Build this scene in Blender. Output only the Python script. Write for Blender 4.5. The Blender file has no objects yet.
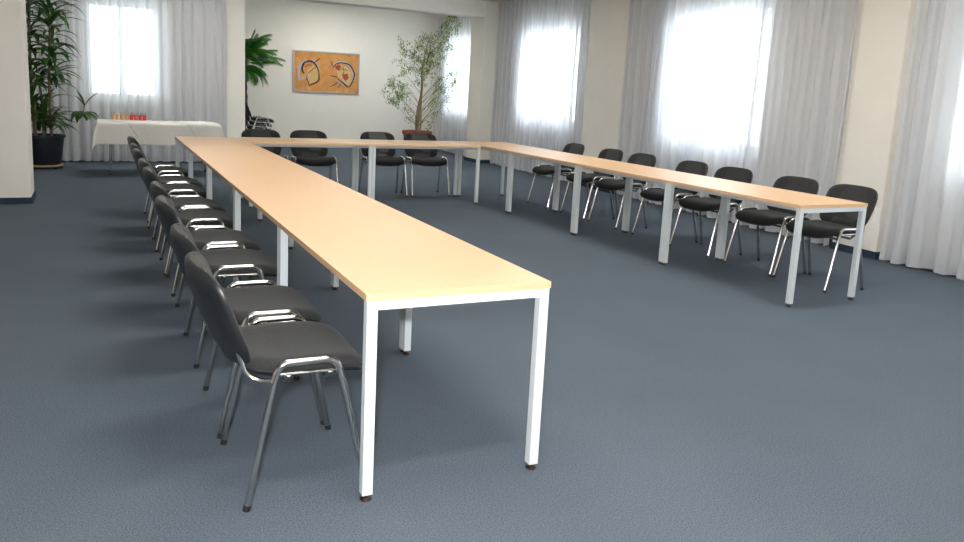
import bpy, bmesh, math, random
from mathutils import Vector, Matrix, Euler
R_ = math.radians
PI = math.pi
scene = bpy.context.scene
COL = scene.collection
random.seed(7)

# ------------------------------------------------------------------ materials
def srgb(r, g, b):
    f = lambda c: (c/255/12.92) if c/255 <= .04045 else ((c/255+.055)/1.055)**2.4
    return (f(r), f(g), f(b), 1)

def mat(name, color, rough=.5, metal=0, spec=.5, noise=None, bump=None, coat=0, sheen=0):
    """noise=(scale, amount) varies the base colour; bump=(scale, strength, distance)"""
    m = bpy.data.materials.new(name); m.use_nodes = True
    nt = m.node_tree; b = nt.nodes['Principled BSDF']
    b.inputs['Base Color'].default_value = color
    b.inputs['Roughness'].default_value = rough
    b.inputs['Metallic'].default_value = metal
    b.inputs['Specular IOR Level'].default_value = spec
    b.inputs['Coat Weight'].default_value = coat
    b.inputs['Sheen Weight'].default_value = sheen
    tc = nt.nodes.new('ShaderNodeTexCoord')
    if noise:
        n = nt.nodes.new('ShaderNodeTexNoise'); n.inputs['Scale'].default_value = noise[0]
        n.inputs['Detail'].default_value = 5; n.inputs['Roughness'].default_value = .6
        nt.links.new(tc.outputs['Object'], n.inputs['Vector'])
        r = nt.nodes.new('ShaderNodeValToRGB')
        a = noise[1]
        r.color_ramp.elements[0].position = .3; r.color_ramp.elements[1].position = .7
        r.color_ramp.elements[0].color = tuple(c*(1-a) for c in color[:3])+(1,)
        r.color_ramp.elements[1].color = tuple(min(1, c*(1+a)) for c in color[:3])+(1,)
        nt.links.new(n.outputs['Fac'], r.inputs['Fac'])
        nt.links.new(r.outputs['Color'], b.inputs['Base Color'])
    if bump:
        n = nt.nodes.new('ShaderNodeTexNoise'); n.inputs['Scale'].default_value = bump[0]
        n.inputs['Detail'].default_value = 3
        nt.links.new(tc.outputs['Object'], n.inputs['Vector'])
        bp = nt.nodes.new('ShaderNodeBump'); bp.inputs['Strength'].default_value = bump[1]
        bp.inputs['Distance'].default_value = bump[2]
        nt.links.new(n.outputs['Fac'], bp.inputs['Height'])
        nt.links.new(bp.outputs['Normal'], b.inputs['Normal'])
    return m

M = {}
M['wall'] = mat('wall_paint', srgb(238, 234, 224), .9, noise=(3, .015), bump=(120, .08, .002), spec=.2)
M['ceiling'] = mat('ceiling_paint', srgb(225, 222, 212), .9, spec=.2)
M['base'] = mat('carpet_skirting', srgb(52, 64, 80), .95, spec=.1, noise=(150, .2))
M['steel'] = mat('pale_grey_powder_coat', srgb(212, 218, 220), .42, spec=.4)
M['chrome'] = mat('chrome', (.60, .59, .56, 1), .14, 1, noise=(6, .08))
M['footmetal'] = mat('brown_levelling_foot', srgb(66, 50, 36), .3, .6, noise=(30, .2))
M['blackrubber'] = mat('black_rubber', (.012, .012, .012, 1), .6, noise=(40, .2))
M['fabric'] = mat('charcoal_fabric', srgb(47, 48, 47), .95, spec=.15, noise=(60, .12), bump=(900, .3, .001), sheen=.08)
M['shell'] = mat('black_plastic_shell', srgb(30, 31, 34), .38, spec=.45, noise=(12, .1), bump=(300, .06, .001))
M['cloth'] = mat('white_table_linen', srgb(232, 228, 220), .85, spec=.15, noise=(8, .015), bump=(400, .08, .001), sheen=.1)
M['winframe'] = mat('white_window_frame', srgb(225, 225, 222), .4, noise=(5, .02))
M['rail'] = mat('white_curtain_rail', srgb(215, 215, 212), .4, noise=(5, .02))
M['potdark'] = mat('dark_plastic_planter', srgb(26, 30, 40), .45, noise=(12, .12))
M['terracotta'] = mat('terracotta', srgb(158, 84, 56), .8, noise=(18, .15), bump=(60, .15, .002))
M['soil'] = mat('potting_soil', srgb(52, 40, 30), .95, noise=(50, .5), bump=(60, .8, .01))
M['wood'] = mat('pale_wood_roller', srgb(196, 168, 128), .6, noise=(14, .12))
M['cane'] = mat('dracaena_cane', srgb(118, 104, 78), .8, noise=(30, .25), bump=(60, .4, .004))
M['bark'] = mat('ficus_bark', srgb(150, 130, 100), .85, noise=(26, .2), bump=(50, .4, .004))
M['palmbark'] = mat('palm_trunk_fibre', srgb(84, 60, 50), .9, noise=(40, .4), bump=(70, 1, .01))
M['socket'] = mat('socket_plastic', srgb(244, 242, 238), .35, noise=(5, .02))
M['alu'] = mat('brushed_aluminium', (.50, .50, .49, 1), .35, .9, noise=(20, .08))
M['canvas'] = mat('ochre_canvas', srgb(205, 146, 84), .8, noise=(7, .22), bump=(200, .1, .001))
for n, c in dict(black=(30, 24, 24), lilac=(176, 172, 184), red=(170, 74, 56), cream=(208, 176, 118), pink=(198, 130, 120), brown=(96, 58, 32)).items():
    M['paint_'+n] = mat('paint_'+n, srgb(*c), .7, noise=(30, .12))

def leafmat(name, c1, c2, trans=.35):
    m = bpy.data.materials.new(name); m.use_nodes = True
    nt = m.node_tree; b = nt.nodes['Principled BSDF']; out = nt.nodes['Material Output']
    tc = nt.nodes.new('ShaderNodeTexCoord'); n = nt.nodes.new('ShaderNodeTexNoise'); n.inputs['Scale'].default_value = 5
    nt.links.new(tc.outputs['Object'], n.inputs['Vector'])
    r = nt.nodes.new('ShaderNodeValToRGB'); r.color_ramp.elements[0].position = .35; r.color_ramp.elements[1].position = .65
    r.color_ramp.elements[0].color = srgb(*c1); r.color_ramp.elements[1].color = srgb(*c2)
    nt.links.new(n.outputs['Fac'], r.inputs['Fac']); nt.links.new(r.outputs['Color'], b.inputs['Base Color'])
    b.inputs['Roughness'].default_value = .4
    t = nt.nodes.new('ShaderNodeBsdfTranslucent'); nt.links.new(r.outputs['Color'], t.inputs['Color'])
    mx = nt.nodes.new('ShaderNodeMixShader'); mx.inputs[0].default_value = trans
    nt.links.new(b.outputs[0], mx.inputs[1]); nt.links.new(t.outputs[0], mx.inputs[2]); nt.links.new(mx.outputs[0], out.inputs['Surface'])
    return m
M['dracleaf'] = leafmat('dracaena_leaf', (40, 76, 34), (84, 124, 58))
M['palmleaf'] = leafmat('palm_leaf', (40, 98, 34), (84, 150, 54))
M['ficusleaf'] = leafmat('ficus_leaf', (70, 104, 36), (146, 172, 70), .4)

def carpet():
    m = bpy.data.materials.new('blue_grey_carpet'); m.use_nodes = True
    nt = m.node_tree; b = nt.nodes['Principled BSDF']; L = nt.links.new
    b.inputs['Roughness'].default_value = 1; b.inputs['Specular IOR Level'].default_value = .08
    tc = nt.nodes.new('ShaderNodeTexCoord')
    n1 = nt.nodes.new('ShaderNodeTexNoise'); n1.inputs['Scale'].default_value = 170; n1.inputs['Detail'].default_value = 4; n1.inputs['Roughness'].default_value = .7
    n2 = nt.nodes.new('ShaderNodeTexNoise'); n2.inputs['Scale'].default_value = 1.3; n2.inputs['Detail'].default_value = 2
    for n in (n1, n2): L(tc.outputs['Object'], n.inputs['Vector'])
    r = nt.nodes.new('ShaderNodeValToRGB'); r.color_ramp.elements[0].position = .3; r.color_ramp.elements[1].position = .7
    r.color_ramp.elements[0].color = srgb(63, 72, 81); r.color_ramp.elements[1].color = srgb(114, 124, 134)
    L(n1.outputs['Fac'], r.inputs['Fac'])
    mx = nt.nodes.new('ShaderNodeMix'); mx.data_type = 'RGBA'; mx.blend_type = 'MULTIPLY'; mx.inputs['Factor'].default_value = .35
    r2 = nt.nodes.new('ShaderNodeValToRGB'); r2.color_ramp.elements[0].color = (.8, .82, .86, 1); r2.color_ramp.elements[1].color = (1, 1, 1, 1)
    r2.color_ramp.elements[0].position = .35; r2.color_ramp.elements[1].position = .65
    L(n2.outputs['Fac'], r2.inputs['Fac']); L(r.outputs['Color'], mx.inputs['A']); L(r2.outputs['Color'], mx.inputs['B'])
    L(mx.outputs['Result'], b.inputs['Base Color'])
    bp = nt.nodes.new('ShaderNodeBump'); bp.inputs['Strength'].default_value = .5; bp.inputs['Distance'].default_value = .004
    L(n1.outputs['Fac'], bp.inputs['Height']); L(bp.outputs['Normal'], b.inputs['Normal'])
    return m
M['carpet'] = carpet()

def beech():
    m = bpy.data.materials.new('beech_laminate'); m.use_nodes = True
    nt = m.node_tree; b = nt.nodes['Principled BSDF']; L = nt.links.new
    b.inputs['Roughness'].default_value = .38; b.inputs['Specular IOR Level'].default_value = .5
    tc = nt.nodes.new('ShaderNodeTexCoord'); mp = nt.nodes.new('ShaderNodeMapping'); mp.inputs['Scale'].default_value = (4, 34, 34)
    n = nt.nodes.new('ShaderNodeTexNoise'); n.inputs['Scale'].default_value = 2.2; n.inputs['Detail'].default_value = 6; n.inputs['Roughness'].default_value = .65; n.inputs['Distortion'].default_value = .4
    L(tc.outputs['Object'], mp.inputs['Vector']); L(mp.outputs[0], n.inputs['Vector'])
    r = nt.nodes.new('ShaderNodeValToRGB'); r.color_ramp.elements[0].position = .25; r.color_ramp.elements[1].position = .75
    r.color_ramp.elements[0].color = srgb(223, 183, 140); r.color_ramp.elements[1].color = srgb(229, 190, 148)
    L(n.outputs['Fac'], r.inputs['Fac']); L(r.outputs['Color'], b.inputs['Base Color'])
    return m
M['beech'] = beech()

def sheer():
    m = bpy.data.materials.new('sheer_grey_curtain'); m.use_nodes = True
    nt = m.node_tree; nt.nodes.remove(nt.nodes['Principled BSDF']); out = nt.nodes['Material Output']; L = nt.links.new
    tc = nt.nodes.new('ShaderNodeTexCoord'); n = nt.nodes.new('ShaderNodeTexNoise'); n.inputs['Scale'].default_value = 260
    L(tc.outputs['Object'], n.inputs['Vector'])
    r = nt.nodes.new('ShaderNodeValToRGB'); r.color_ramp.elements[0].color = srgb(222, 224, 229); r.color_ramp.elements[1].color = srgb(240, 241, 244)
    L(n.outputs['Fac'], r.inputs['Fac'])
    d = nt.nodes.new('ShaderNodeBsdfDiffuse'); t = nt.nodes.new('ShaderNodeBsdfTranslucent'); tr = nt.nodes.new('ShaderNodeBsdfTransparent')
    L(r.outputs['Color'], d.inputs['Color']); L(r.outputs['Color'], t.inputs['Color'])
    a = nt.nodes.new('ShaderNodeMixShader'); a.inputs[0].default_value = CURT_TRANSL
    L(d.outputs[0], a.inputs[1]); L(t.outputs[0], a.inputs[2])
    c = nt.nodes.new('ShaderNodeMixShader')
    lw = nt.nodes.new('ShaderNodeLayerWeight'); lw.inputs['Blend'].default_value = .5   # threads close up when seen edge-on
    mr_ = nt.nodes.new('ShaderNodeMapRange'); mr_.inputs['From Min'].default_value = .0; mr_.inputs['From Max'].default_value = .65
    mr_.inputs['To Min'].default_value = CURT_TRANSP; mr_.inputs['To Max'].default_value = .0
    L(lw.outputs['Facing'], mr_.inputs['Value']); L(mr_.outputs['Result'], c.inputs[0])
    L(a.outputs[0], c.inputs[1]); L(tr.outputs[0], c.inputs[2]); L(c.outputs[0], out.inputs['Surface'])
    return m
CURT_TRANSL, CURT_TRANSP = .45, .20
M['sheer'] = sheer()

def thin_glass(name, col=(1, 1, 1, 1), gloss=.08):
    m = bpy.data.materials.new(name); m.use_nodes = True
    nt = m.node_tree; nt.nodes.remove(nt.nodes['Principled BSDF']); out = nt.nodes['Material Output']; L = nt.links.new
    tr = nt.nodes.new('ShaderNodeBsdfTransparent'); tr.inputs['Color'].default_value = col
    g = nt.nodes.new('ShaderNodeBsdfGlossy'); g.inputs['Roughness'].default_value = .05
    x = nt.nodes.new('ShaderNodeMixShader'); x.inputs[0].default_value = gloss
    L(tr.outputs[0], x.inputs[1]); L(g.outputs[0], x.inputs[2]); L(x.outputs[0], out.inputs['Surface'])
    return m
M['pane'] = thin_glass('window_glass', (.96, .98, .98, 1), .05)
M['tumbler'] = thin_glass('tumbler_glass', (1, 1, 1, 1), .10)
M['amber'] = mat('amber_drink', srgb(236, 188, 128), .15, noise=(20, .1))
M['reddrink'] = mat('red_drink', srgb(228, 36, 36), .15, noise=(20, .1))
def fillmat():
    m = bpy.data.materials.new('fill_emitter'); m.use_nodes = True
    b = m.node_tree.nodes['Principled BSDF']; b.inputs['Emission Color'].default_value = (1, .97, .92, 1); b.inputs['Emission Strength'].default_value = FILL_STRENGTH
    return m
FILL_STRENGTH = 17.0  # glow of the ceiling panels added as ambient fill
M['fill_glow'] = fillmat()

# ------------------------------------------------------------------ mesh helpers
class MB:
    def __init__(s): s.v = []; s.f = []; s.boxy = False
    def add(s, vs, fs, mx=None):
        b = len(s.v)
        s.v += [tuple(mx @ Vector(p)) if mx else tuple(p) for p in vs]
        s.f += [tuple(b+i for i in f) for f in fs]
    def box(s, lo, hi, bev=0, mx=None):
        s.boxy = True; bm = bmesh.new(); bmesh.ops.create_cube(bm, size=1)
        for v in bm.verts: v.co = Vector([(lo[i]+hi[i])/2 + v.co[i]*(hi[i]-lo[i]) for i in range(3)])
        if bev: bmesh.ops.bevel(bm, geom=bm.edges[:], offset=bev, segments=2, affect='EDGES', profile=.6)
        s.add([v.co for v in bm.verts], [[v.index for v in f.verts] for f in bm.faces], mx) if bm.verts.index_update() is None else 0
        bm.free()
    def tube(s, pts, r, n=10, cap=True, flat=1.0):
        pts = [Vector(p) for p in pts]; rs = r if isinstance(r, (list, tuple)) else [r]*len(pts)
        t0 = (pts[1]-pts[0]).normalized(); up = Vector((0, 0, 1)) if abs(t0.z) < .9 else Vector((0, 1, 0))
        nrm = t0.cross(up).normalized(); base = len(s.v)
        for i, p in enumerate(pts):
            if i == 0: t = t0
            elif i == len(pts)-1: t = (pts[i]-pts[i-1]).normalized()
            else: t = ((pts[i+1]-pts[i]).normalized()+(pts[i]-pts[i-1]).normalized()).normalized()
            nrm = (nrm - t*nrm.dot(t)).normalized(); bn = t.cross(nrm)
            for k in range(n):
                a = 2*PI*k/n; s.v.append(tuple(p+(nrm*math.cos(a)*flat+bn*math.sin(a))*rs[i]))
        for i in range(len(pts)-1):
            for k in range(n):
                a = base+i*n+k; b = base+i*n+(k+1) % n; s.f.append((a, b, b+n, a+n))
        if cap:
            s.f.append(tuple(base+k for k in range(n))[::-1]); s.f.append(tuple(base+(len(pts)-1)*n+k for k in range(n)))
    def lathe(s, prof, c=(0, 0, 0), n=32):
        base = len(s.v)
        for r, z in prof:
            for k in range(n):
                a = 2*PI*k/n; s.v.append((c[0]+r*math.cos(a), c[1]+r*math.sin(a), c[2]+z))
        for i in range(len(prof)-1):
            for k in range(n):
                a = base+i*n+k; b = base+i*n+(k+1) % n; s.f.append((a, b, b+n, a+n))
    def pad(s, a, b, ex, prof, fn, n=48):
        """rounded cushion: superellipse outline, prof=[(scale, height)], fn maps (p,q,h) to a point"""
        base = len(s.v); m = len(prof)
        for sc, h in prof:
            for k in range(n):
                t = 2*PI*k/n; c, q = math.cos(t), math.sin(t)
                x = math.copysign(abs(c)**(2/ex), c)*a*sc; y = math.copysign(abs(q)**(2/ex), q)*b*sc
                s.v.append(tuple(fn(x, y, h)))
        for i in range(m-1):
            for k in range(n):
                p = base+i*n+k; q = base+i*n+(k+1) % n; s.f.append((p, p+n, q+n, q))
        s.f.append(tuple(base+k for k in range(n))); s.f.append(tuple(base+(m-1)*n+k for k in range(n))[::-1])
    def grid(s, fn, nu, nv):
        base = len(s.v)
        for i in range(nu+1):
            for j in range(nv+1): s.v.append(tuple(fn(i/nu, j/nv)))
        for i in range(nu):
            for j in range(nv):
                a = base+i*(nv+1)+j; s.f.append((a, a+nv+1, a+nv+2, a+1))
    def build(s, name, m, parent=None, smooth=True, angle=50):
        me = bpy.data.meshes.new(name); me.from_pydata(s.v, [], s.f); me.validate()
        me.materials.append(m)
        if smooth and not s.boxy:
            me.polygons.foreach_set('use_smooth', [True]*len(me.polygons))
            try: me.set_sharp_from_angle(angle=R_(angle))
            except Exception: pass
        me.update()
        o = bpy.data.objects.new(name, me); COL.objects.link(o)
        if parent: o.parent = parent
        return o

def bez(pts, rad, seg=6):
    """polyline with rounded corners"""
    P = [Vector(p) for p in pts]; out = [P[0]]
    for i in range(1, len(P)-1):
        a = (P[i-1]-P[i]); b = (P[i+1]-P[i]); d = min(rad, a.length*.49, b.length*.49)
        s_, e_ = P[i]+a.normalized()*d, P[i]+b.normalized()*d
        for k in range(seg+1):
            t = k/seg; out.append(s_*(1-t)**2+P[i]*2*t*(1-t)+e_*t*t)
    out.append(P[-1]); return out

def tag(o, label=None, cat=None, group=None, kind=None):
    if label: o['label'] = label
    if cat: o['category'] = cat
    if group: o['group'] = group
    if kind: o['kind'] = kind
    return o
def empty(name, loc=(0, 0, 0), rz=0):
    o = bpy.data.objects.new(name, None); o.empty_display_size = .1; COL.objects.link(o)
    o.location = loc; o.rotation_euler = (0, 0, rz); return o
def kids(o): return list(o.children)
def copy_tree(o, parent=None):
    c = o.copy(); COL.objects.link(c); c.parent = parent
    for ch in kids(o): copy_tree(ch, c)
    return c
def struct(o): o['kind'] = 'structure'; return o
def block(name, lo, hi, m, bev=0, parent=None):
    b = MB(); b.box(lo, hi, bev); o = b.build(name, m, parent, smooth=bool(bev)); return o if parent else struct(o)

# ------------------------------------------------------------------ room shell
CEIL = 3.10
WX, WS = 5.83, .033                 # window wall: x = WX + WS*y
def wx(y): return WX+WS*y
WROT = -math.atan(WS)
struct(block('floor', (-4.6, -5.2, -.1), (6.9, 15.2, 0), M['carpet']))
block('ceiling', (-4.6, -5.2, CEIL), (6.9, 15.2, CEIL+.1), M['ceiling'])

def wall_with_windows(name, length0, length1, wins, thick, H=CEIL):
    """wall in local coords: runs along local y, room side at x=0, body at x>0"""
    b = MB(); ys = length0
    for (a, c, z0, z1) in wins:
        b.box((0, ys, 0), (thick, a, H)); b.box((0, a, 0), (thick, c, z0)); b.box((0, a, z1), (thick, c, H)); ys = c
    b.box((0, ys, 0), (thick, length1, H))
    return struct(b.build(name, M['wall'], smooth=False))
REC = .14                            # wall between the piers stands back from them
WINR = [(-4.15, -2.25, .86, 2.48), (.05, 1.95, .86, 2.48), (4.42, 6.12, .86, 2.5), (8.52, 10.42, .92, 2.48), (12.45, 14.2, .92, 2.48)]
w = wall_with_windows('wall_right', -5.2, 15.2, WINR, .34)
w.matrix_world = Matrix.Translation((WX, 0, 0)) @ Matrix.Rotation(WROT, 4, 'Z') @ Matrix.Translation((REC, 0, 0))
WINL = [(-2.9, -1.9, 1.0, 2.48), (-.9, .14, 1.0, 2.48)]
wl = MB(); xs = -4.6
for (a, c, z0, z1) in WINL:
    wl.box((xs, 11.36, 0), (a, 11.66, CEIL)); wl.box((a, 11.36, 0), (c, 11.66, z0)); wl.box((a, 11.36, z1), (c, 11.66, CEIL)); xs = c
wl.box((xs, 11.36, 0), (1.17, 11.66, CEIL))
struct(wl.build('wall_rear_left', M['wall'], smooth=False))
block('wall_left', (-4.9, -5.2, 0), (-4.6, 11.66, CEIL), M['wall'])
block('wall_front', (-4.6, -5.5, 0), (6.9, -5.2, CEIL), M['wall'])
block('wall_recess_left', (1.0, 11.66, 0), (1.17, 15.1, CEIL), M['wall'])
BY = 14.8
block('wall_recess_back', (1.17, BY, 0), (6.9, BY+.3, CEIL), M['wall'])
# piers and beams
block('pillar_left', (-2.4, 6.99, 0), (-1.42, 7.5, CEIL), M['wall'], .008)
block('pillar_rear_left', (1.17, 11.3, 0), (1.465, 11.75, CEIL), M['wall'], .006)
block('pillar_rear_right', (5.93, 11.46, 0), (6.45, 12.05, CEIL), M['wall'], .006)
block('beam_rear', (1.17, 11.48, 2.80), (6.45, 11.86, CEIL), M['wall'], .006)
block('beam_middle', (-4.6, 7.0, 2.86), (6.3, 8.03, CEIL), M['wall'], .006)
for i, (a, c) in enumerate([(-1.55, -1.02), (2.58, 3.1), (7.06, 8.13)]):
    o = block('pillar_window_%d' % (i+1), (0, a, 0), (REC+.02, c, CEIL), M['wall'], .01)
    o.matrix_world = Matrix.Translation((WX+.02, 0, 0)) @ Matrix.Rotation(WROT, 4, 'Z')
# baseboards of carpet strip
def bb(name, lo, hi): return block(name, lo, hi, M['base'], .003)
b = MB(); b.box((REC-.012, -5.2, 0), (REC, 15, .07))
for (a, c) in [(-1.55, -1.02), (2.58, 3.1), (7.06, 8.13)]: b.box((.008, a-.012, 0), (.02, c+.012, .07)); b.box((.02, a-.012, 0), (REC, a, .07)); b.box((.02, c, 0), (REC, c+.012, .07))
o = struct(b.build('baseboard_right', M['base'], smooth=False)); o.matrix_world = Matrix.Translation((WX, 0, 0)) @ Matrix.Rotation(WROT, 4, 'Z')
bb('baseboard_rear_left', (-4.6, 11.345, 0), (1.17, 11.36, .07))
bb('baseboard_recess_back', (1.17, BY-.013, 0), (6.4, BY, .07))
bb('baseboard_recess_left', (1.17, 11.76, 0), (1.183, BY-.013, .07))
b = MB(); b.box((-2.412, 6.978, 0), (-1.408, 6.99, .065)); b.box((-1.42, 6.99, 0), (-1.408, 7.51, .065)); b.box((-2.4, 7.5, 0), (-1.408, 7.512, .065)); b.box((-2.412, 6.99, 0), (-2.4, 7.51, .065))
struct(b.build('baseboard_pillar', M['base'], smooth=False))
b = MB(); b.box((5.918, 11.448, 0), (6.2, 11.46, .07)); b.box((5.918, 11.46, 0), (5.93, 12.06, .07)); b.box((5.918, 12.05, 0), (6.3, 12.062, .07))
struct(b.build('baseboard_rear_pillar', M['base'], smooth=False))
b = MB(); b.box((1.158, 11.288, 0), (1.477, 11.3, .07)); b.box((1.465, 11.3, 0), (1.477, 11.76, .07))
struct(b.build('baseboard_rear_left_pillar', M['base'], smooth=False))

# windows
wn = 0
def window(mx, y0, y1, z0, z1):
    """local: along y, room side x=0, outside x>0"""
    global wn; wn += 1
    f = MB(); t = .07; x0, x1 = .16, .22
    f.box((x0, y0, z0), (x1, y0+t, z1), .006); f.box((x0, y1-t, z0), (x1, y1, z1), .006)
    f.box((x0, y0+t, z0), (x1, y1-t, z0+t), .006); f.box((x0, y0+t, z1-t), (x1, y1-t, z1), .006)
    ym = (y0+y1)/2; f.box((x0, ym-.05, z0+t), (x1, ym+.05, z1-t), .006)
    o = struct(f.build('window_%d' % wn, M['winframe'])); o.matrix_world = mx
    p = MB(); p.box((x0+.026, y0+t, z0+t), (x0+.032, ym-.05, z1-t)); p.box((x0+.026, ym+.05, z0+t), (x0+.032, y1-t, z1-t))
    p.build('pane', M['pane'], o, smooth=False)
    s = MB(); s.box((-.03, y0-.03, z0-.03), (x0, y1+.03, z0), .005); s.build('window_sill', M['winframe'], o)
mr = Matrix.Translation((WX, 0, 0)) @ Matrix.Rotation(WROT, 4, 'Z') @ Matrix.Translation((REC, 0, 0))
for (a, c, z0, z1) in WINR: window(mr, a, c, z0, z1)
ml = Matrix.Translation((0, 11.36, 0)) @ Matrix.Rotation(PI/2, 4, 'Z')   # local y -> -X ; local x -> +Y
for (a, c, z0, z1) in WINL: window(ml, -c, -a, z0, z1)

# curtains: pleated sheer cloth along local y at x<0 (room side)
def curtain(mx, y0, y1, top, label, seed, amp=.07, pitch=.17, off=-.03):
    rnd = random.Random(seed); n = max(2, round((y1-y0)/pitch)); segs = n*14
    ph = [0]
    for k in range(n): ph.append(ph[-1]+rnd.uniform(.6, 1.4))
    tot = ph[-1]; amps = [rnd.uniform(.5, 1.15) for _ in range(n+2)]; lean = [rnd.uniform(-.02, .02) for _ in range(n+2)]
    zs = [.022, .03, .3, .8, 1.3, 1.9, 2.5, top-.12, top-.02, top]
    root = empty('curtain'); root.matrix_world = mx
    cm = MB()
    def fn(u, v):
        t = u*n; k = min(n-1, int(t)); fr = t-k
        y = y0+(y1-y0)*(ph[k]+(ph[k+1]-ph[k])*fr)/tot
        v_ = v*(len(zs)-1); i = min(len(zs)-2, int(v_)); z = zs[i]+(zs[i+1]-zs[i])*(v_-i)
        zn = z/top; A = amp*(amps[k]*(1-fr)+amps[k+1]*fr)*(1.15-.5*zn)
        s = 2*abs(math.cos(PI*fr))**1.05-1
        yy = y+(lean[k]*(1-fr)+lean[k+1]*fr)*(1-zn)+.018*math.sin(4*PI*fr)*(1-.4*zn)
        yy = min(max(yy, y0), y1)
        return (off-.012-A*s-.012*math.sin(3.1*z+k*1.7)*(1-zn), yy, z)
    cm.grid(fn, segs, len(zs)*2)
    c = cm.build('cloth', M['sheer'], root, angle=180)
    hm = MB()
    def fh(u, v):
        p = fn(u, 0); return (p[0]-.0015, p[1], .022+.03*v)
    hm.grid(fh, segs, 1); h = hm.build('hem', M['sheer'], root, angle=180)
    r = MB(); r.box((off-.018, y0, top), (off+.018, y1, top+.022), .003); r.build('rail', M['rail'], root)
    return tag(root, label, 'curtain', 'sheer grey curtains along the windows')
mw = Matrix.Translation((WX, 0, 0)) @ Matrix.Rotation(WROT, 4, 'Z') @ Matrix.Translation((.065, 0, 0))
T = CEIL-.03
curtain(mw, 8.14, 11.45, T, 'floor-length sheer curtain between the two rear white pillars, right of the recess', 3)
curtain(mw, 3.11, 7.05, T, 'widest bright sheer curtain, behind the middle chairs of the right row', 5, .074, .18)
curtain(mw, -1.0, 2.50, T, 'sheer curtain at the right edge of the photo beside the wall socket', 9, .08, .21)
curtain(mw, -5.1, -1.57, T, 'sheer curtain nearest the camera on the right wall', 12)
curtain(mw, 12.08, BY-.06, T-.1, 'sheer curtain inside the recess behind the ficus tree', 15, .04, .14)
mlc = Matrix.Translation((0, 11.27, 0)) @ Matrix.Rotation(PI/2, 4, 'Z')
curtain(mlc, -1.15, 4.5, T, 'sheer curtain behind the white-clothed table and tall dracaena', 21, .045, .15)

# fill lights added on the unseen ceiling to brighten the room
fill_glow = None
def ceiling_fill(x, y, label):
    r = empty('fill_light', (x, y, CEIL))
    f = MB(); f.box((-.62, -.16, -.07), (.62, .16, 0), .008); f.build('fill_housing', M['winframe'], r)
    d = MB(); d.box((-.59, -.13, -.078), (.59, .13, -.071), .002); d.build('fill_panel', M['fill_glow'], r)
    return tag(r, label, 'ceiling light', 'added fill lights')
LY = [(-3.4, 'nearest'), (-.8, 'second'), (1.8, 'third'), (4.6, 'fourth'), (9.6, 'rearmost')]
for y, nm in LY:
    for x, side in ((.3, 'left'), (3.7, 'right')):
        ceiling_fill(x, y, 'added unseen ceiling fill light, %s row from the camera, %s column' % (nm, side))

ceiling_fill(3.7, 13.4, 'added unseen ceiling fill light inside the rear recess, above the painting')
# ------------------------------------------------------------------ tables
TL, TW, TH, TT, LEG = 1.4, .7, .735, .025, .038
def make_table():
    """local x along the length, y along the width, origin at centre on the floor"""
    r = empty('conference_table')
    t = MB(); t.box((-TL/2+.0003, -TW/2, TH-TT), (TL/2-.0003, TW/2, TH), .0015); t.build('tabletop', M['beech'], r)
    a, b2 = TL/2-.002, TW/2-.004; zt = TH-TT
    f = MB()
    f.box((-a+.026, -b2+.055, zt-.03), (a-.026, -b2+.080, zt)); f.box((-a+.026, b2-.080, zt-.03), (a-.026, b2-.055, zt))
    f.box((-a+.001, -b2+LEG, zt-.032), (-a+.026, b2-LEG, zt)); f.box((a-.026, -b2+LEG, zt-.032), (a-.001, b2-LEG, zt))
    f.build('frame_rail', M['steel'], r, smooth=False)
    for sx in (-1, 1):
        for sy in (-1, 1):
            l = MB(); x0, x1 = sorted((sx*a, sx*(a-LEG))); y0, y1 = sorted((sy*b2, sy*(b2-LEG)))
            l.box((x0, y0, .022), (x1, y1, zt), .003)
            lo = l.build('leg', M['steel'], r)
            cx, cy = (x0+x1)/2, (y0+y1)/2
            g = MB(); g.lathe([(0, 0), (.019, 0), (.021, .004), (.017, .010), (.007, .013), (.007, .024), (0, .024)], (cx, cy, 0), 18)
            fo = g.build('levelling_foot', M['footmetal'], lo)
    return r
tproto = make_table(); used_t = False
def put_table(x, y, rz, label, group):
    global used_t
    o = tproto if not used_t else copy_tree(tproto)
    used_t = True
    o.location = (x, y, 0); o.rotation_euler = (0, 0, rz)
    return tag(o, label, 'table', group)
nm = ['nearest in the long left row, end facing the camera', 'second table from the camera in the long left row',
      'third from the camera in the long left row', 'fourth table from the camera in the long left row',
      'rear end of the left row, at the corner']
for i in range(5):
    put_table(TW/2, TL*i+TL/2, PI/2, 'beech table with pale grey legs, '+nm[i], 'tables of the left row')
BX = TW+.004
for i, l in enumerate(('left one of the two in the back row', 'right one of the two in the back row')):
    put_table(BX+TL/2+TL*i, 5*TL-TW/2+.08, 0, 'beech table with pale grey legs, '+l, 'tables of the back row')
RR = .0165; RO = Vector((TW+2*TL+.020, 5*TL+.085, 0))
def rrun(dx, dy): c, s = math.cos(RR), math.sin(RR); return RO+Vector((c*dx-s*dy, s*dx+c*dy, 0))
nm = ['rear end of the right row, at the corner', 'second from the rear in the right row', 'third from the rear in the right row',
      'near end of the right row, end facing the camera']
for i in range(4):
    p = rrun(TW/2, -TL*(i+.5)); put_table(p.x, p.y, PI/2+RR, 'beech table with pale grey legs, '+nm[i], 'tables of the right row')

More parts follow.
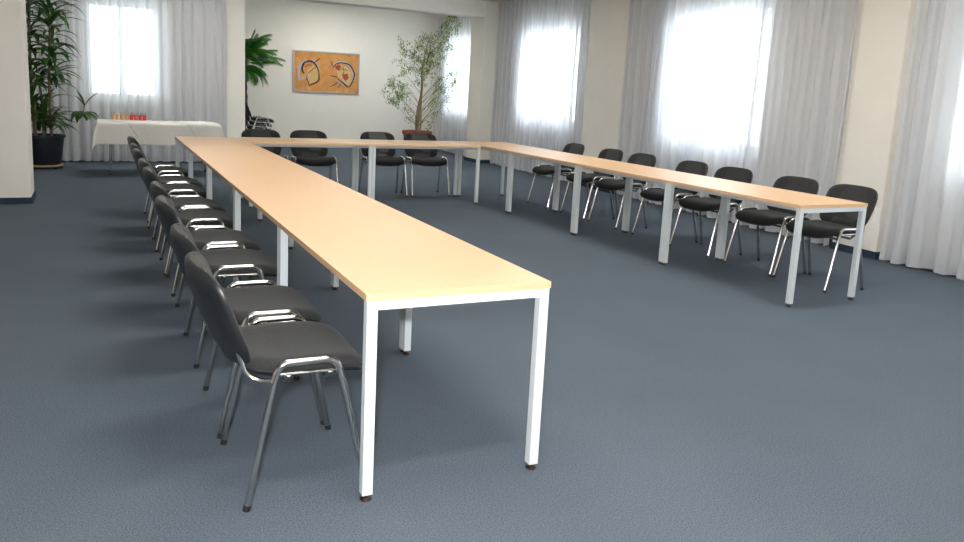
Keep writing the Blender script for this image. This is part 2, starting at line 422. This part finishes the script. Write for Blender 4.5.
# ------------------------------------------------------------------ chairs
def make_chair():
    """faces local +x"""
    r = empty('conference_chair')
    # seat cushion
    def seatz(x, y): return .018*(abs(y)/.235)**2.2 - .024*max(0, (x-.06)/.15)**2 + .012*max(0, (-x-.1)/.1)
    def sf(x, y, h): return (x+.008, y*(1-.05*max(0, -x/.21)), .476+h+seatz(x, y))
    b = MB(); b.pad(.220, .238, 4.6, [(.02, .004), (.15, .004), (.3, .004), (.45, .004), (.6, .004), (.72, .003), (.82, .002), (.93, -.006), (.985, -.018), (1, -.03), (.985, -.036)], sf); b.build('seat', M['fabric'], r, angle=60)
    b = MB(); b.pad(.220, .238, 4.6, [(.02, -.03), (.98, -.034), (.99, -.04), (.95, -.052), (.8, -.058), (.02, -.06)], sf); b.build('seat_shell', M['shell'], r, angle=60)
    # backrest
    def bf(y, z, h):   # y lateral, z along the height, h forward
        tz = (z+.175)/.35
        x = -.218-.128*tz - .012*math.sin(PI*min(1, max(0, tz))) + .060*(abs(y)/.24)**2 + h*.97
        return (x, y*(.97+.04*tz), .634+z*.95 + h*.3)
    fpr = [(.02, .026), (.12, .026), (.24, .026), (.36, .026), (.48, .026), (.6, .0255), (.72, .024), (.82, .022), (.94, .014), (.99, .002), (1, -.006)]
    b = MB(); b.pad(.238, .175, 4.2, fpr, bf); b.f = [f[::-1] for f in b.f]; b.build('backrest', M['fabric'], r, angle=60)
    b = MB(); b.pad(.240, .177, 4.2, [(1, .0), (1.0, -.010), (.97, -.018), (.88, -.024), (.74, -.027), (.6, -.028), (.48, -.028), (.36, -.028), (.24, -.028), (.12, -.028), (.02, -.028)], bf); b.f = [f[::-1] for f in b.f]; b.build('back_shell', M['shell'], r, angle=60)
    # frame
    for s in (-1, 1):
        yt, yf = s*.250, s*.262
        rear = [(-.205, yf, .012), (-.118, yt, .43)]; front = [(.205, yf, .012), (.113, yt, .415)]
        for p in (rear, front):
            b = MB(); b.tube(p, .012, 12); l = b.build('leg', M['chrome'], r)
            q = MB(); d = (Vector(p[1])-Vector(p[0])).normalized(); q.tube([Vector(p[0])-d*.012, Vector(p[0])+d*.008], .0128, 12); q.build('foot_cap', M['blackrubber'], l)
        b = MB(); b.tube(bez([rear[1], (-.098, yt, .492), (.092, yt, .492), front[1]], .05, 8), .0122, 12); b.build('side_arch', M['chrome'], r)
        b = MB(); b.tube([(-.108, yt-s*.006, .452), (.100, yt-s*.006, .450)], .006, 8); b.build('side_bar', M['chrome'], r)
        b = MB(); b.tube(bez([(-.112, yt-s*.004, .432), (-.158, s*.222, .428), (-.200, s*.205, .452), (-.219, s*.195, .52), (-.243, s*.19, .60)], .03, 6), .009, 10)
        b.build('back_tube', M['chrome'], r)
    for x in (-.07, .07):
        b = MB(); b.tube([(x, -.248, .452), (x, -.2, .408), (x, .2, .408), (x, .248, .452)], .009, 8); b.build('cross_bar', M['chrome'], r)
    for s in (-1, 1):
        b = MB(); b.tube([(.10, s*.244, .448), (.10, s*.226, .440)], .012, 10); b.build('bracket', M['blackrubber'], r)
    return r
cproto = make_chair(); used_c = False
def put_chair(x, y, rz, label, group, z=0):
    global used_c
    o = cproto if not used_c else copy_tree(cproto)
    used_c = True
    o.location = (x, y, z); o.rotation_euler = (0, 0, rz)
    return tag(o, label, 'chair', group)
rc = random.Random(4)
ordn = ['nearest', 'second', 'third', 'fourth', 'fifth', 'sixth', 'seventh', 'eighth', 'ninth']
for i, c in enumerate([.35, .93, 1.76, 2.355, 3.13, 3.70, 4.525, 5.07, 5.90]):
    lab = 'black chair with chrome legs, nearest the camera in the left row' if i == 0 else (
        'black chair with chrome legs, last at the far end of the left row' if i == 8 else 'black chair with chrome legs, %s from the camera in the left row' % ordn[i])
    put_chair(-.158+rc.uniform(-.006, .006)*(i > 0), c, R_(rc.uniform(-1.2, 1.2))*(i > 0), lab, 'chairs along the left tables')
rt = ['black chrome-legged chair at the near end of the right row, beside the wall socket',
      'black chrome-legged chair, second from the near end of the right row']
for i, c in enumerate([1.98, 2.54, 3.305, 3.92, 4.74, 5.35, 6.17]):
    lab = rt[i] if i < 2 else ('black chrome-legged chair at the far end of the right row' if i == 6 else 'black chrome-legged chair, %s from the near end of the right row' % ordn[i])
    put_chair(4.452+rc.uniform(-.01, .01), c, PI+R_(rc.uniform(-2, 2)), lab, 'chairs along the right tables')
bt = ['leftmost of the four behind the back row, in front of the chair stack', 'second from left of the four behind the back row, below the painting',
      'third from left of the four behind the back row', 'rightmost of the four behind the back row, in front of the ficus pot']
for c, y, l in zip([1.04, 1.63, 2.55, 3.15], [7.24, 7.24, 7.28, 7.28], bt):
    put_chair(c, y, -PI/2+R_(rc.uniform(-1.5, 1.5)), 'black chair, '+l, 'chairs behind the back tables')
for k in range(4):
    put_chair(1.80+.034*k, 12.35, 0, 'black chair stacked behind the rear left pillar, %s of the stack' % ['bottom', 'second from bottom', 'third from bottom', 'topmost'][k], 'stacked chairs behind the pillar', z=.078*k)

# ------------------------------------------------------------------ table with white cloth
CX0, CX1, CY0, CY1, CZ = -.77, .80, 9.35, 10.05, .735
r = empty('folding_table', ((CX0+CX1)/2, (CY0+CY1)/2, 0))
b = MB(); b.box((-.78, -.345, CZ-.03), (.78, .345, CZ-.004), .003); b.build('tabletop', M['beech'], r)
for sx in (-1, 1):
    for sy in (-1, 1):
        b = MB(); x = sx*.645
        b.tube(bez([(x-sx*.12, sy*.2, CZ-.03), (x-sx*.02, sy*.2, CZ-.22), (x, sy*.2, .02)], .08), .014, 12); l = b.build('leg', M['chrome'], r)
        b = MB(); b.tube([(x, sy*.2, 0), (x, sy*.2, .035)], .02, 12); b.build('foot_cap', M['blackrubber'], l)
tag(r, 'folding table with chrome legs hidden under the white tablecloth', 'table')
def drape(x0, x1, y0, y1, z, over, u, v, thick=.0):
    """cloth point for sheet coordinates u,v (flat over the top, hanging past its edges)"""
    du = max(x0-u, 0, u-x1); dv = max(y0-v, 0, v-y1); sx = -1 if u < x0 else 1; sy = -1 if v < y0 else 1
    x = min(max(u, x0), x1); y = min(max(v, y0), y1)
    d = max(du, dv)+.6*min(du, dv); zz = z
    if d > 0:
        rr = .012; zz = z-max(0, d-.006)+thick
        fl = .035*(d/.3)
        if du > 0: x += sx*(rr*min(1, du/.02)+fl*min(1, du/.05)+.012*math.sin(v*15)*min(1, du/.25))
        if dv > 0: y += sy*(rr*min(1, dv/.02)+fl*min(1, dv/.05)+.012*math.sin(u*11+1)*min(1, dv/.25))
        if du > 0 and dv > 0:
            k = min(du, dv)/.3; x += sx*.05*k; y += sy*.05*k
    return (x, y, zz)
b = MB(); ov = .30
def fn(u, v):
    return drape(CX0, CX1, CY0, CY1, CZ, ov, CX0-ov+(CX1-CX0+2*ov)*u, CY0-ov+(CY1-CY0+2*ov)*v)
b.grid(fn, 90, 60)
o = b.build('tablecloth', M['cloth'], angle=180)
sm = o.modifiers.new('s', 'SOLIDIFY'); sm.thickness = .0015; sm.offset = 1
tag(o, 'white tablecloth draped over the table in front of the left curtain', 'tablecloth')
for cx, hd, l in ((-.27, .60, 'white square overlay cloth, its hanging corner below the drink glasses'), (.49, .60, 'white square overlay cloth, its hanging corner near the right end of the table')):
    b = MB(); cy = (CY0+CY1)/2-.02; z2 = CZ+.006
    def fo(u, v):
        a, c = (u-.5)*2, (v-.5)*2; x = cx+(a-c)*hd/2*.62; y = cy+(a+c)*hd/2*.93
        p = drape(CX0-.02, CX1+.02, CY0-.006, CY1+.006, z2, .3, x, y)
        return (p[0], p[1], p[2])
    b.grid(fo, 40, 40)
    o = b.build('overlay_cloth', M['cloth'], angle=180); sm = o.modifiers.new('s', 'SOLIDIFY'); sm.thickness = .004; sm.offset = 1
    tag(o, l, 'overlay cloth', 'overlay cloths on the white table')
# drink glasses
def make_glass(m):
    r = empty('drinking_glass')
    b = MB(); b.lathe([(0, 0), (.022, 0), (.024, .004), (.0255, .06), (.027, .112), (.0256, .112), (.0242, .06), (.0226, .006), (0, .006)], n=20); b.build('tumbler', M['tumbler'], r)
    b = MB(); b.lathe([(0, .007), (.0222, .007), (.0236, .055), (.0240, .080), (0, .080)], n=20); b.build('drink', m, r)
    return r
pos = ['leftmost', 'second from left', 'third from left', 'fourth from left']
for kind, m, x0 in (('amber', M['amber'], -.565), ('red', M['reddrink'], -.335)):
    g0 = make_glass(m); first = True
    for row, yy in (('front', 9.80), ('rear', 9.87)):
        for k in range(4):
            g = g0 if first else copy_tree(g0); first = False
            g.location = (x0+.057*k, yy, CZ+.0075)
            tag(g, 'glass of %s drink on the white table, %s row, %s' % (kind, row, pos[k]), 'glass', '%s drinks on the white table' % kind)

# ------------------------------------------------------------------ plants
def strap(mb, base, az, el, ln, wd, droop, n=7):
    p = Vector(base); e = el; side = Vector((-math.sin(az), math.cos(az), 0)); pts = []
    for i in range(n+1):
        t = i/n; w_ = wd*(.35+1.3*t if t < .45 else (1-((t-.45)/.55)**1.8)*.93+.0)*.5
        w_ = max(w_, .0015); upv = Vector((-math.sin(e)*math.cos(az), -math.sin(e)*math.sin(az), math.cos(e)))
        pts.append((p-side*w_+upv*w_*.35, p.copy(), p+side*w_+upv*w_*.35))
        p = p+Vector((math.cos(e)*math.cos(az), math.cos(e)*math.sin(az), math.sin(e)))*ln/n; e -= droop/n
    b = len(mb.v)
    for q in pts: mb.v += [tuple(x) for x in q]
    for i in range(n):
        for j in (0, 1): a = b+3*i+j; mb.f.append((a, a+1, a+4, a+3))

# dracaena by the left curtain
DX, DY = -1.47, 10.42
r = empty('potted_dracaena', (DX, DY, 0))
b = MB(); b.lathe([(0, .03), (.24, .03), (.25, .04), (.25, .055), (0, .055)], n=24); o = b.build('plant_roller', M['wood'], r)
for k in range(4):
    a = PI/4+k*PI/2; q = MB(); q.tube([(.2*math.cos(a)-.01, .2*math.sin(a), .016), (.2*math.cos(a)+.01, .2*math.sin(a), .016)], .016, 12); q.build('caster', M['blackrubber'], o)
b = MB(); b.lathe([(0, .056), (.20, .056), (.215, .075), (.262, .44), (.285, .445), (.285, .475), (.262, .475), (.250, .43), (0, .43)], n=40); b.build('planter', M['potdark'], r)
b = MB(); b.lathe([(0, .445), (.12, .45), (.25, .436)], n=24); b.build('soil', M['soil'], r)
rd = random.Random(11)
canes = [((.10, -.02), (.14, -.02), 2.15), ((-.10, .03), (-.12, .05), 2.45), ((.0, .10), (-.02, .10), 1.25), ((-.07, -.1), (-.1, -.12), .95)]
b = MB(); lf = MB()
for (x0, y0), (x1, y1), h in canes:
    pts = []
    for k in range(9):
        t = k/8; pts.append((x0+(x1-x0)*t+.015*math.sin(4*t+x0*30), y0+(y1-y0)*t, .43+(h-.43)*t))
    b.tube(pts, [.022-.007*k/8 for k in range(9)], 10)
def whorl(x, y, z, n, ln, e0=.5, e1=1.1, spread=.10, wd=.045, azr=(0, 2*PI)):
    for k in range(int(n*.75)):
        az = azr[0]+(azr[1]-azr[0])*((k*.618) % 1)+rd.uniform(-.2, .2); el = rd.uniform(e0, e1)
        strap(lf, (x+.012*math.cos(az), y+.012*math.sin(az), z+rd.uniform(-spread, spread)), az, el, ln*rd.uniform(.8, 1.25), wd*rd.uniform(1.1, 1.55), rd.uniform(.9, 1.9))
# (x, y, z) of the crowns relative to the pot
whorl(.14, -.02, 2.13, 34, .46, .2, 1.3, .14, .062)
whorl(-.12, .05, 2.42, 30, .42, .3, 1.3, .12, .062)
for z, n in ((1.92, 18), (1.74, 22), (1.56, 18), (1.38, 20), (1.20, 14)): whorl(.14, -.02, z, n, .40, .15, 1.0, .09, .058)
for z, n in ((2.15, 16), (1.85, 16), (1.55, 20), (1.28, 14)): whorl(-.12, .05, z, n, .38, .2, 1.0, .12, .058)
whorl(-.02, .10, 1.25, 26, .40, .1, 1.2, .10, .055)
whorl(-.1, -.12, .95, 28, .36, .3, 1.3, .10, .05)
whorl(.04, -.08, .76, 40, .38, .35, 1.4, .16, .05)
whorl(-.05, .05, .66, 34, .38, .35, 1.4, .16, .05)
whorl(.10, .02, .62, 26, .34, .3, 1.3, .10, .048)
# arching side shoot that reaches towards the table
sh = bez([(.10, -.02, .50), (.16, -.02, .76), (.30, -.04, .83), (.47, -.06, .80), (.545, -.07, .72)], .12, 6)
b.tube(sh, .006, 8)
b.tube(bez([(.50, -.07, .78), (.53, -.07, .86), (.535, -.07, .93)], .04), .006, 8)
b.build('cane', M['cane'], r)
for az, el, ln in ((.3, -.2, .2), (-1.2, -.3, .2), (2.6, -.2, .2), (3.6, -.5, .22), (-.5, -.6, .26), (1.4, -.5, .2), (-2.2, -.6, .2), (4.4, -.3, .18)):
    strap(lf, (.53, -.07, .80), az, el+.5, ln*1.15, .11, 1.5)
for az, el, ln in ((3.5, 1.25, .26), (-.1, .95, .28), (3.0, 1.0, .2)):
    strap(lf, (.535, -.07, .90), az, el, ln, .10, .3)
lf.build('foliage', M['dracleaf'], r, angle=80)
tag(r, 'tall potted dracaena in a dark planter on a wooden roller behind the left pillar', 'potted plant')

# cycas-like palm behind the rear left pillar
PX, PY = 1.80, 13.55
r = empty('potted_palm', (PX, PY, 0))
b = MB(); b.lathe([(0, 0), (.19, 0), (.24, .38), (.26, .385), (.26, .41), (.24, .41), (.23, .36), (0, .36)], n=36); b.build('planter', M['potdark'], r)
b = MB(); b.lathe([(0, .375), (.1, .38), (.23, .366)], n=24); b.build('soil', M['soil'], r)
b = MB(); pts = []
for k in range(19):
    t = k/18; pts.append((.02*math.sin(3*t), 0, .36+1.42*t))
b.tube(pts, [.05+.012*(k % 2)+.006*math.sin(k) for k in range(19)], 12); b.build('trunk', M['palmbark'], r)
lf = MB(); rp = random.Random(5)
def frond(base, az, el, ln, droop):
    p = Vector(base); e = el; n = 22; side = Vector((-math.sin(az), math.cos(az), 0)); pts = []
    for i in range(n+1):
        d = Vector((math.cos(e)*math.cos(az), math.cos(e)*math.sin(az), math.sin(e))); pts.append((p.copy(), d)); p += d*ln/n; e -= droop/n
    lf.tube([q[0] for q in pts], [.006-.004*i/n for i in range(n+1)], 5)
    for i in range(3, n):
        q, d = pts[i]; up = side.cross(d)
        L = .20*math.sin(PI*min(1, .12+.86*i/n))**.7
        for s in (-1, 1):
            for off in (0, .5):
                dd = (side*s*.8+d*.75+up*.12-Vector((0, 0, .25))).normalized(); q0 = q+d*(off*ln/n)
                wv = d*.006; t1 = q0+dd*L*.55+Vector((0, 0, .01)); t2 = q0+dd*L-Vector((0, 0, .03))
                bb_ = len(lf.v); lf.v += [tuple(q0-wv), tuple(q0+wv), tuple(t1-wv), tuple(t1+wv), tuple(t2)]
                lf.f += [(bb_, bb_+1, bb_+3, bb_+2), (bb_+2, bb_+3, bb_+4)]
for k in range(34):
    az = k*2.399; el = 1.5-1.1*(k/34)
    frond((.02, 0, 1.80), az, el, rp.uniform(.62, .78), rp.uniform(1.2, 1.9))
for k in range(14):
    az = k*2.399+1; frond((.02, 0, 1.64), az, rp.uniform(-.1, .35), rp.uniform(.55, .7), rp.uniform(1.1, 1.6))
for az, el, ln, dr in ((-.05, .55, .80, .9), (.12, .38, .78, .8), (-.2, .05, .55, -.1), (-.3, 1.05, .62, .5), (-.5, 1.3, .6, .3), (.3, 1.2, .62, .5), (-.1, 1.42, .66, .3), (0, .85, .7, .9)):
    frond((.02, 0, 1.72), az, el, ln, dr)
lf.build('fronds', M['palmleaf'], r, angle=180)
tag(r, 'green potted palm half hidden behind the rear left pillar, left of the painting', 'potted plant')

# weeping fig in the recess
FX, FY = 5.14, 12.75
r = empty('potted_ficus', (FX, FY, 0))
b = MB(); b.lathe([(0, 0), (.20, 0), (.215, .02), (.285, .46), (.31, .465), (.31, .53), (.285, .53), (.275, .48), (0, .48)], n=40); b.build('planter', M['terracotta'], r)
b = MB(); b.lathe([(0, .50), (.12, .505), (.277, .49)], n=24); b.build('soil', M['soil'], r)
CAMC = Vector((-.7692, -2.3649, 1.4055))
b = MB(); rf = random.Random(8)
trunk = [(-.02, 0, .42), (.0, .0, .62), (.03, .01, .85), (.06, .02, 1.15), (.08, .02, 1.45), (.06, .0, 1.75), (.10, 0, 2.05), (.16, .0, 2.35)]
b.tube(trunk, [.04, .036, .033, .028, .024, .018, .012, .006], 10)
b.tube([(.0, .02, .42), (-.03, .03, .7), (.0, .03, 1.0), (.05, .02, 1.25)], [.02, .018, .015, .012], 8)
b.tube([(.02, -.02, .42), (.07, -.01, .65), (.06, -.01, .95), (.07, 0, 1.2)], [.022, .018, .015, .012], 8)
# clusters: lateral offset, height, radius, leaves (offsets run across the recess, from the left wall side to the window)
clusters = [(.42, 2.62, .13, 46), (.30, 2.52, .13, 44), (.24, 2.36, .13, 40), (.36, 2.32, .12, 34), (.44, 2.46, .1, 22), (.38, 2.12, .13, 34), (.26, 2.08, .13, 40),
            (.06, 2.22, .13, 52), (.0, 2.06, .14, 60), (.12, 1.96, .14, 52), (-.06, 1.88, .14, 56), (.05, 1.78, .14, 48), (-.26, 2.12, .11, 26), (-.20, 1.96, .12, 34), (-.28, 1.80, .10, 22),
            (-.12, 1.66, .13, 32), (-.24, 1.56, .11, 30), (-.34, 1.44, .11, 36), (-.42, 1.36, .10, 26), (-.26, 1.34, .12, 46), (-.30, 1.18, .12, 56), (-.36, 1.06, .10, 36), (-.20, 1.20, .12, 44),
            (.10, 1.60, .14, 34), (.22, 1.74, .12, 26), (.30, 1.54, .12, 28), (.22, 1.36, .12, 32), (.34, 1.32, .12, 28), (.42, 1.46, .10, 14), (.20, 1.14, .12, 24), (.33, 1.02, .10, 16), (.22, .86, .10, 14),
            (-.16, .96, .10, 16), (-.12, .76, .10, 14), (.14, .72, .09, 12), (-.02, 1.40, .12, 22), (.48, 1.66, .08, 6), (-.5, 1.2, .05, 6),
            (.40, 1.62, .12, 30), (.47, 1.5, .1, 22), (.38, 1.30, .12, 26), (.50, 1.36, .08, 12), (.36, 1.12, .1, 22), (.33, 1.92, .12, 30), (.02, 1.66, .13, 40), (.14, 1.86, .12, 34)]
lat = Vector((.90, -.44, 0)).normalized()
lf = MB()
def tpt(z):
    for i in range(len(trunk)-1):
        if trunk[i][2] <= z <= trunk[i+1][2]:
            t = (z-trunk[i][2])/(trunk[i+1][2]-trunk[i][2]); return Vector(trunk[i]).lerp(Vector(trunk[i+1]), t)
    return Vector(trunk[-1])
for (u, z, rad, n) in clusters:
    u *= 1.5; z = .5+(z-.5)*1.11; c = lat*u+Vector((.03, 0, z)); c += Vector((-lat.y, lat.x, 0))*rf.uniform(-.12, .12)
    zb = max(.6, min(2.3, z-abs(u)*rf.uniform(.7, 1.0)-.1)); p0 = tpt(zb); mid = p0.lerp(c, rf.uniform(.35, .65))+Vector((rf.uniform(-.07, .07), rf.uniform(-.05, .05), rf.uniform(-.04, .12)))
    br = bez([p0, mid, c], .3, 6); b.tube(br, [.005-.0034*i/(len(br)-1) for i in range(len(br))], 6)
    tw = []
    for _ in range(max(4, n//4)):
        d = Vector((rf.gauss(0, 1), rf.gauss(0, 1), rf.gauss(0, .8))).normalized()*rad*1.35*rf.uniform(.6, 1.3)
        e = c+d-Vector((0, 0, rad*.35)); b.tube([c, c.lerp(e, .5)+Vector((0, 0, rad*.18)), e], [.002, .0015, .001], 4); tw.append(e)
    for k in range(int(n*2.7)):
        e = rf.choice(tw); q = c.lerp(e, rf.uniform(.25, 1.1))+Vector((rf.gauss(0, .03), rf.gauss(0, .03), rf.gauss(0, .035)))
        L = rf.uniform(.036, .056); W = L*.42; az = rf.uniform(0, 2*PI); el = rf.uniform(-1.35, -.2)
        d = Vector((math.cos(el)*math.cos(az), math.cos(el)*math.sin(az), math.sin(el))); s = Vector((-math.sin(az), math.cos(az), 0)); up = s.cross(d)
        s = (s*math.cos(rf.uniform(-.6, .6))+up*.4).normalized(); bb_ = len(lf.v)
        for pt in (q, q+d*L*.35-s*W*.5, q+d*L*.35+s*W*.5, q+d*L*.7-s*W*.32, q+d*L*.7+s*W*.32, q+d*L): lf.v.append(tuple(pt))
        lf.f += [(bb_, bb_+1, bb_+2), (bb_+1, bb_+3, bb_+4, bb_+2), (bb_+3, bb_+5, bb_+4)]
b.build('trunk', M['bark'], r)
lf.build('foliage', M['ficusleaf'], r, smooth=False)
tag(r, 'weeping fig tree with small light green leaves in a terracotta pot inside the recess', 'potted plant')

# ------------------------------------------------------------------ painting
AX0, AX1, AZ0, AZ1 = 3.03, 4.50, 1.185, 2.075
r = empty('framed_painting', ((AX0+AX1)/2, BY, AZ0))
hw = (AX1-AX0)/2; hh = AZ1-AZ0; fw = .026
b = MB(); b.box((-hw, -.035, 0), (hw, 0, fw), .003); b.box((-hw, -.035, hh-fw), (hw, 0, hh), .003); b.box((-hw, -.035, fw), (-hw+fw, 0, hh-fw), .003); b.box((hw-fw, -.035, fw), (hw, 0, hh-fw), .003)
b.build('picture_frame', M['alu'], r)
b = MB(); b.box((-hw+fw*.8, -.02, fw*.8), (hw-fw*.8, -.006, hh-fw*.8)); cv = b.build('canvas', M['canvas'], r, smooth=False)
def uv(zx, zy):
    u = (zx-105)/505; t = 100+28*u; bot = 440+10*u; v = (zy-t)/(bot-t); return (-hw+u*2*hw, hh-v*hh)
def stroke(name, pts, w0, m, lev=1, w1=None, parent=cv):
    P = [Vector((*uv(*p), 0)) for p in pts]; pp = []
    for i in range(len(P)-1):      # Catmull-Rom
        a, b_, c, d = P[max(i-1, 0)], P[i], P[i+1], P[min(i+2, len(P)-1)]
        for k in range(6):
            t = k/6; pp.append(.5*((2*b_)+(-a+c)*t+(2*a-5*b_+4*c-d)*t*t+(-a+3*b_-3*c+d)*t**3))
    pp.append(P[-1]); mb = MB(); y = -.020-.0012*lev; n = len(pp)
    for i, p in enumerate(pp):
        t = pp[min(i+1, n-1)]-pp[max(i-1, 0)]; nn = Vector((-t.y, t.x, 0)).normalized()
        w_ = (w0+((w1 if w1 is not None else w0)-w0)*i/(n-1))*.5*(.35+.65*math.sin(PI*min(max(i/(n-1), .08), .92))**.5)
        for yy in (y, -.0195): mb.v.append((p.x-nn.x*w_, yy, p.y-nn.y*w_)); mb.v.append((p.x+nn.x*w_, yy, p.y+nn.y*w_))
    for i in range(n-1):
        a = 4*i; mb.f += [(a, a+1, a+5, a+4), (a, a+4, a+6, a+2), (a+1, a+3, a+7, a+5)]
    return mb.build(name, m, parent, smooth=False)
def blob(name, pts, m, lev=1):
    P = [uv(*p) for p in pts]; mb = MB(); n = len(P); y = -.020-.0012*lev
    mb.v = [(p[0], y, p[1]) for p in P]+[(p[0], -.0195, p[1]) for p in P]; mb.f = [tuple(range(n))]+[(i, (i+1) % n, n+(i+1) % n, n+i) for i in range(n)]
    return mb.build(name, m, cv, smooth=False)
blob('cream_patch', [(200, 300), (215, 255), (255, 225), (280, 260), (290, 300), (290, 345), (230, 375), (215, 330)], M['paint_cream'])
stroke('lilac_stroke', [(155, 345), (148, 290), (158, 230), (190, 195), (235, 185), (275, 205), (300, 262)], .06, M['paint_lilac'], 1, .05)
stroke('black_stroke', [(185, 290), (172, 255), (185, 210), (225, 190), (262, 205), (288, 245), (298, 275)], .045, M['paint_black'], 2, .03)
stroke('black_stroke', [(298, 270), (300, 310), (296, 345), (260, 372), (222, 385)], .024, M['paint_black'], 2, .034)
stroke('black_stroke', [(222, 385), (218, 350), (205, 330), (212, 300)], .016, M['paint_black'], 2)
stroke('lilac_stroke', [(140, 330), (165, 335), (200, 320), (215, 300)], .03, M['paint_lilac'], 2)
stroke('black_stroke', [(262, 205), (285, 185), (305, 165)], .018, M['paint_black'], 2)
stroke('pink_stroke', [(190, 215), (210, 185), (240, 175)], .03, M['paint_pink'], 2)
stroke('brown_stroke', [(215, 290), (245, 262), (275, 235)], .018, M['paint_brown'], 3)
stroke('red_stroke', [(195, 240), (215, 222), (245, 225)], .02, M['paint_red'], 3)
blob('cream_patch', [(430, 245), (470, 215), (515, 230), (550, 290), (545, 350), (525, 385), (480, 345), (440, 300)], M['paint_cream'])
blob('red_patch', [(420, 225), (455, 215), (470, 235), (450, 262), (425, 250)], M['paint_red'], 2)
blob('red_patch', [(485, 290), (520, 285), (528, 320), (505, 345), (484, 320)], M['paint_red'], 2)
stroke('lilac_stroke', [(412, 215), (450, 195), (505, 200), (545, 240), (560, 300), (545, 375)], .055, M['paint_lilac'], 2, .05)
stroke('black_stroke', [(405, 240), (430, 208), (480, 200), (530, 215), (565, 265), (570, 310), (545, 375), (525, 395)], .024, M['paint_black'], 3, .03)
stroke('black_stroke', [(525, 395), (490, 365), (440, 325)], .04, M['paint_black'], 3, .02)
stroke('lilac_stroke', [(535, 402), (485, 372), (435, 335)], .03, M['paint_lilac'], 2)
stroke('black_stroke', [(385, 305), (415, 308), (440, 315)], .022, M['paint_black'], 3)
stroke('brown_stroke', [(445, 350), (420, 375), (385, 392)], .018, M['paint_brown'], 3)
stroke('brown_stroke', [(470, 362), (458, 385), (450, 402)], .016, M['paint_brown'], 3)
stroke('brown_stroke', [(480, 225), (490, 270), (480, 300), (500, 340)], .016, M['paint_brown'], 3)
stroke('brown_stroke', [(450, 262), (480, 250), (520, 262)], .014, M['paint_brown'], 3)
stroke('black_stroke', [(400, 225), (396, 205), (392, 190)], .014, M['paint_black'], 3)
tag(r, 'ochre painting of two abstract heads in a slim grey metal frame', 'painting')

# double wall socket beside the right-hand curtain
r = empty('wall_socket'); r.matrix_world = Matrix.Translation((WX+.02, 0, 0)) @ Matrix.Rotation(WROT, 4, 'Z') @ Matrix.Translation((0, 2.62, .34))
b = MB(); b.box((-.012, -.04, -.005), (0, .04, .155), .003); b.build('socket_plate', M['socket'], r)
for z in (.035, .115):
    b = MB(); n = 24
    vs = [(-.020+.0*i, .028*math.cos(2*PI*i/n), z+.028*math.sin(2*PI*i/n)) for i in range(n)]+[(-.020, .021*math.cos(2*PI*i/n), z+.021*math.sin(2*PI*i/n)) for i in range(n)]+[(-.013, .020*math.cos(2*PI*i/n), z+.020*math.sin(2*PI*i/n)) for i in range(n)]+[(-.011, .030*math.cos(2*PI*i/n), z+.030*math.sin(2*PI*i/n)) for i in range(n)]
    fs = [(i, (i+1) % n, n+(i+1) % n, n+i) for i in range(n)]+[(n+i, n+(i+1) % n, 2*n+(i+1) % n, 2*n+i) for i in range(n)]+[(3*n+i, 3*n+(i+1) % n, (i+1) % n, i) for i in range(n)]+[tuple(2*n+i for i in range(n))]
    b.add(vs, fs); b.build('outlet', M['socket'], r)
tag(r, 'white double wall socket on the pillar beside the right-hand curtain', 'wall socket')

# ------------------------------------------------------------------ light, sky, camera
wd = bpy.data.worlds.new('sky'); scene.world = wd; wd.use_nodes = True
bg = wd.node_tree.nodes['Background']; bg.inputs['Color'].default_value = (.86, .93, 1, 1); bg.inputs['Strength'].default_value = 4.6
for i, (mx, lst) in enumerate(((mr, WINR), (ml, [(-c, -a, z0, z1) for (a, c, z0, z1) in WINL]))):
    for (a, c, z0, z1) in lst:      # light portals fill the window openings: they only guide sky sampling
        ld = bpy.data.lights.new('window_portal', 'AREA'); ld.shape = 'RECTANGLE'; ld.size = z1-z0; ld.size_y = c-a
        ld.cycles.is_portal = True
        lo = bpy.data.objects.new('window_portal', ld); COL.objects.link(lo)
        lo.matrix_world = mx @ Matrix.Translation((.30, (a+c)/2, (z0+z1)/2)) @ Matrix.Rotation(PI/2, 4, 'Y')
fl = bpy.data.lights.new('camera_flash', 'AREA'); fl.shape = 'RECTANGLE'; fl.size = .12; fl.size_y = .07; fl.energy = 62; fl.color = (1, .98, 1)
fo_ = bpy.data.objects.new('camera_flash', fl); COL.objects.link(fo_)

yaw, pitch, roll = .4611, -.1713, .0517
cy_, sy_ = math.cos(yaw), math.sin(yaw); right = Vector((cy_, -sy_, 0)); f = Vector((sy_, cy_, 0))*math.cos(pitch)+Vector((0, 0, 1))*math.sin(pitch)
u = right.cross(f); r2 = right*math.cos(roll)+u*math.sin(roll); u2 = r2.cross(f)
mc = Matrix(((r2.x, u2.x, -f.x, CAMC.x), (r2.y, u2.y, -f.y, CAMC.y), (r2.z, u2.z, -f.z, CAMC.z), (0, 0, 0, 1)))
cd = bpy.data.cameras.new('camera'); cam = bpy.data.objects.new('camera', cd); COL.objects.link(cam); cam.matrix_world = mc
cd.sensor_width = 36; cd.sensor_fit = 'HORIZONTAL'; cd.lens = 36*780.6/964; cd.shift_y = -44.77/964; cd.clip_start = .05
scene.camera = cam
fo_.matrix_world = Matrix.Translation(u2*.12-r2*.05) @ mc

vs_ = scene.view_settings; vs_.view_transform = 'Standard'; vs_.look = 'None'; vs_.gamma = 1; vs_.use_curve_mapping = False; vs_.exposure = 1.05
scene.cycles.max_bounces = 12; scene.cycles.diffuse_bounces = 6; scene.cycles.transparent_max_bounces = 16; scene.cycles.use_denoising = True
scene.cycles.sample_clamp_indirect = 8
bpy.context.view_layer.update()
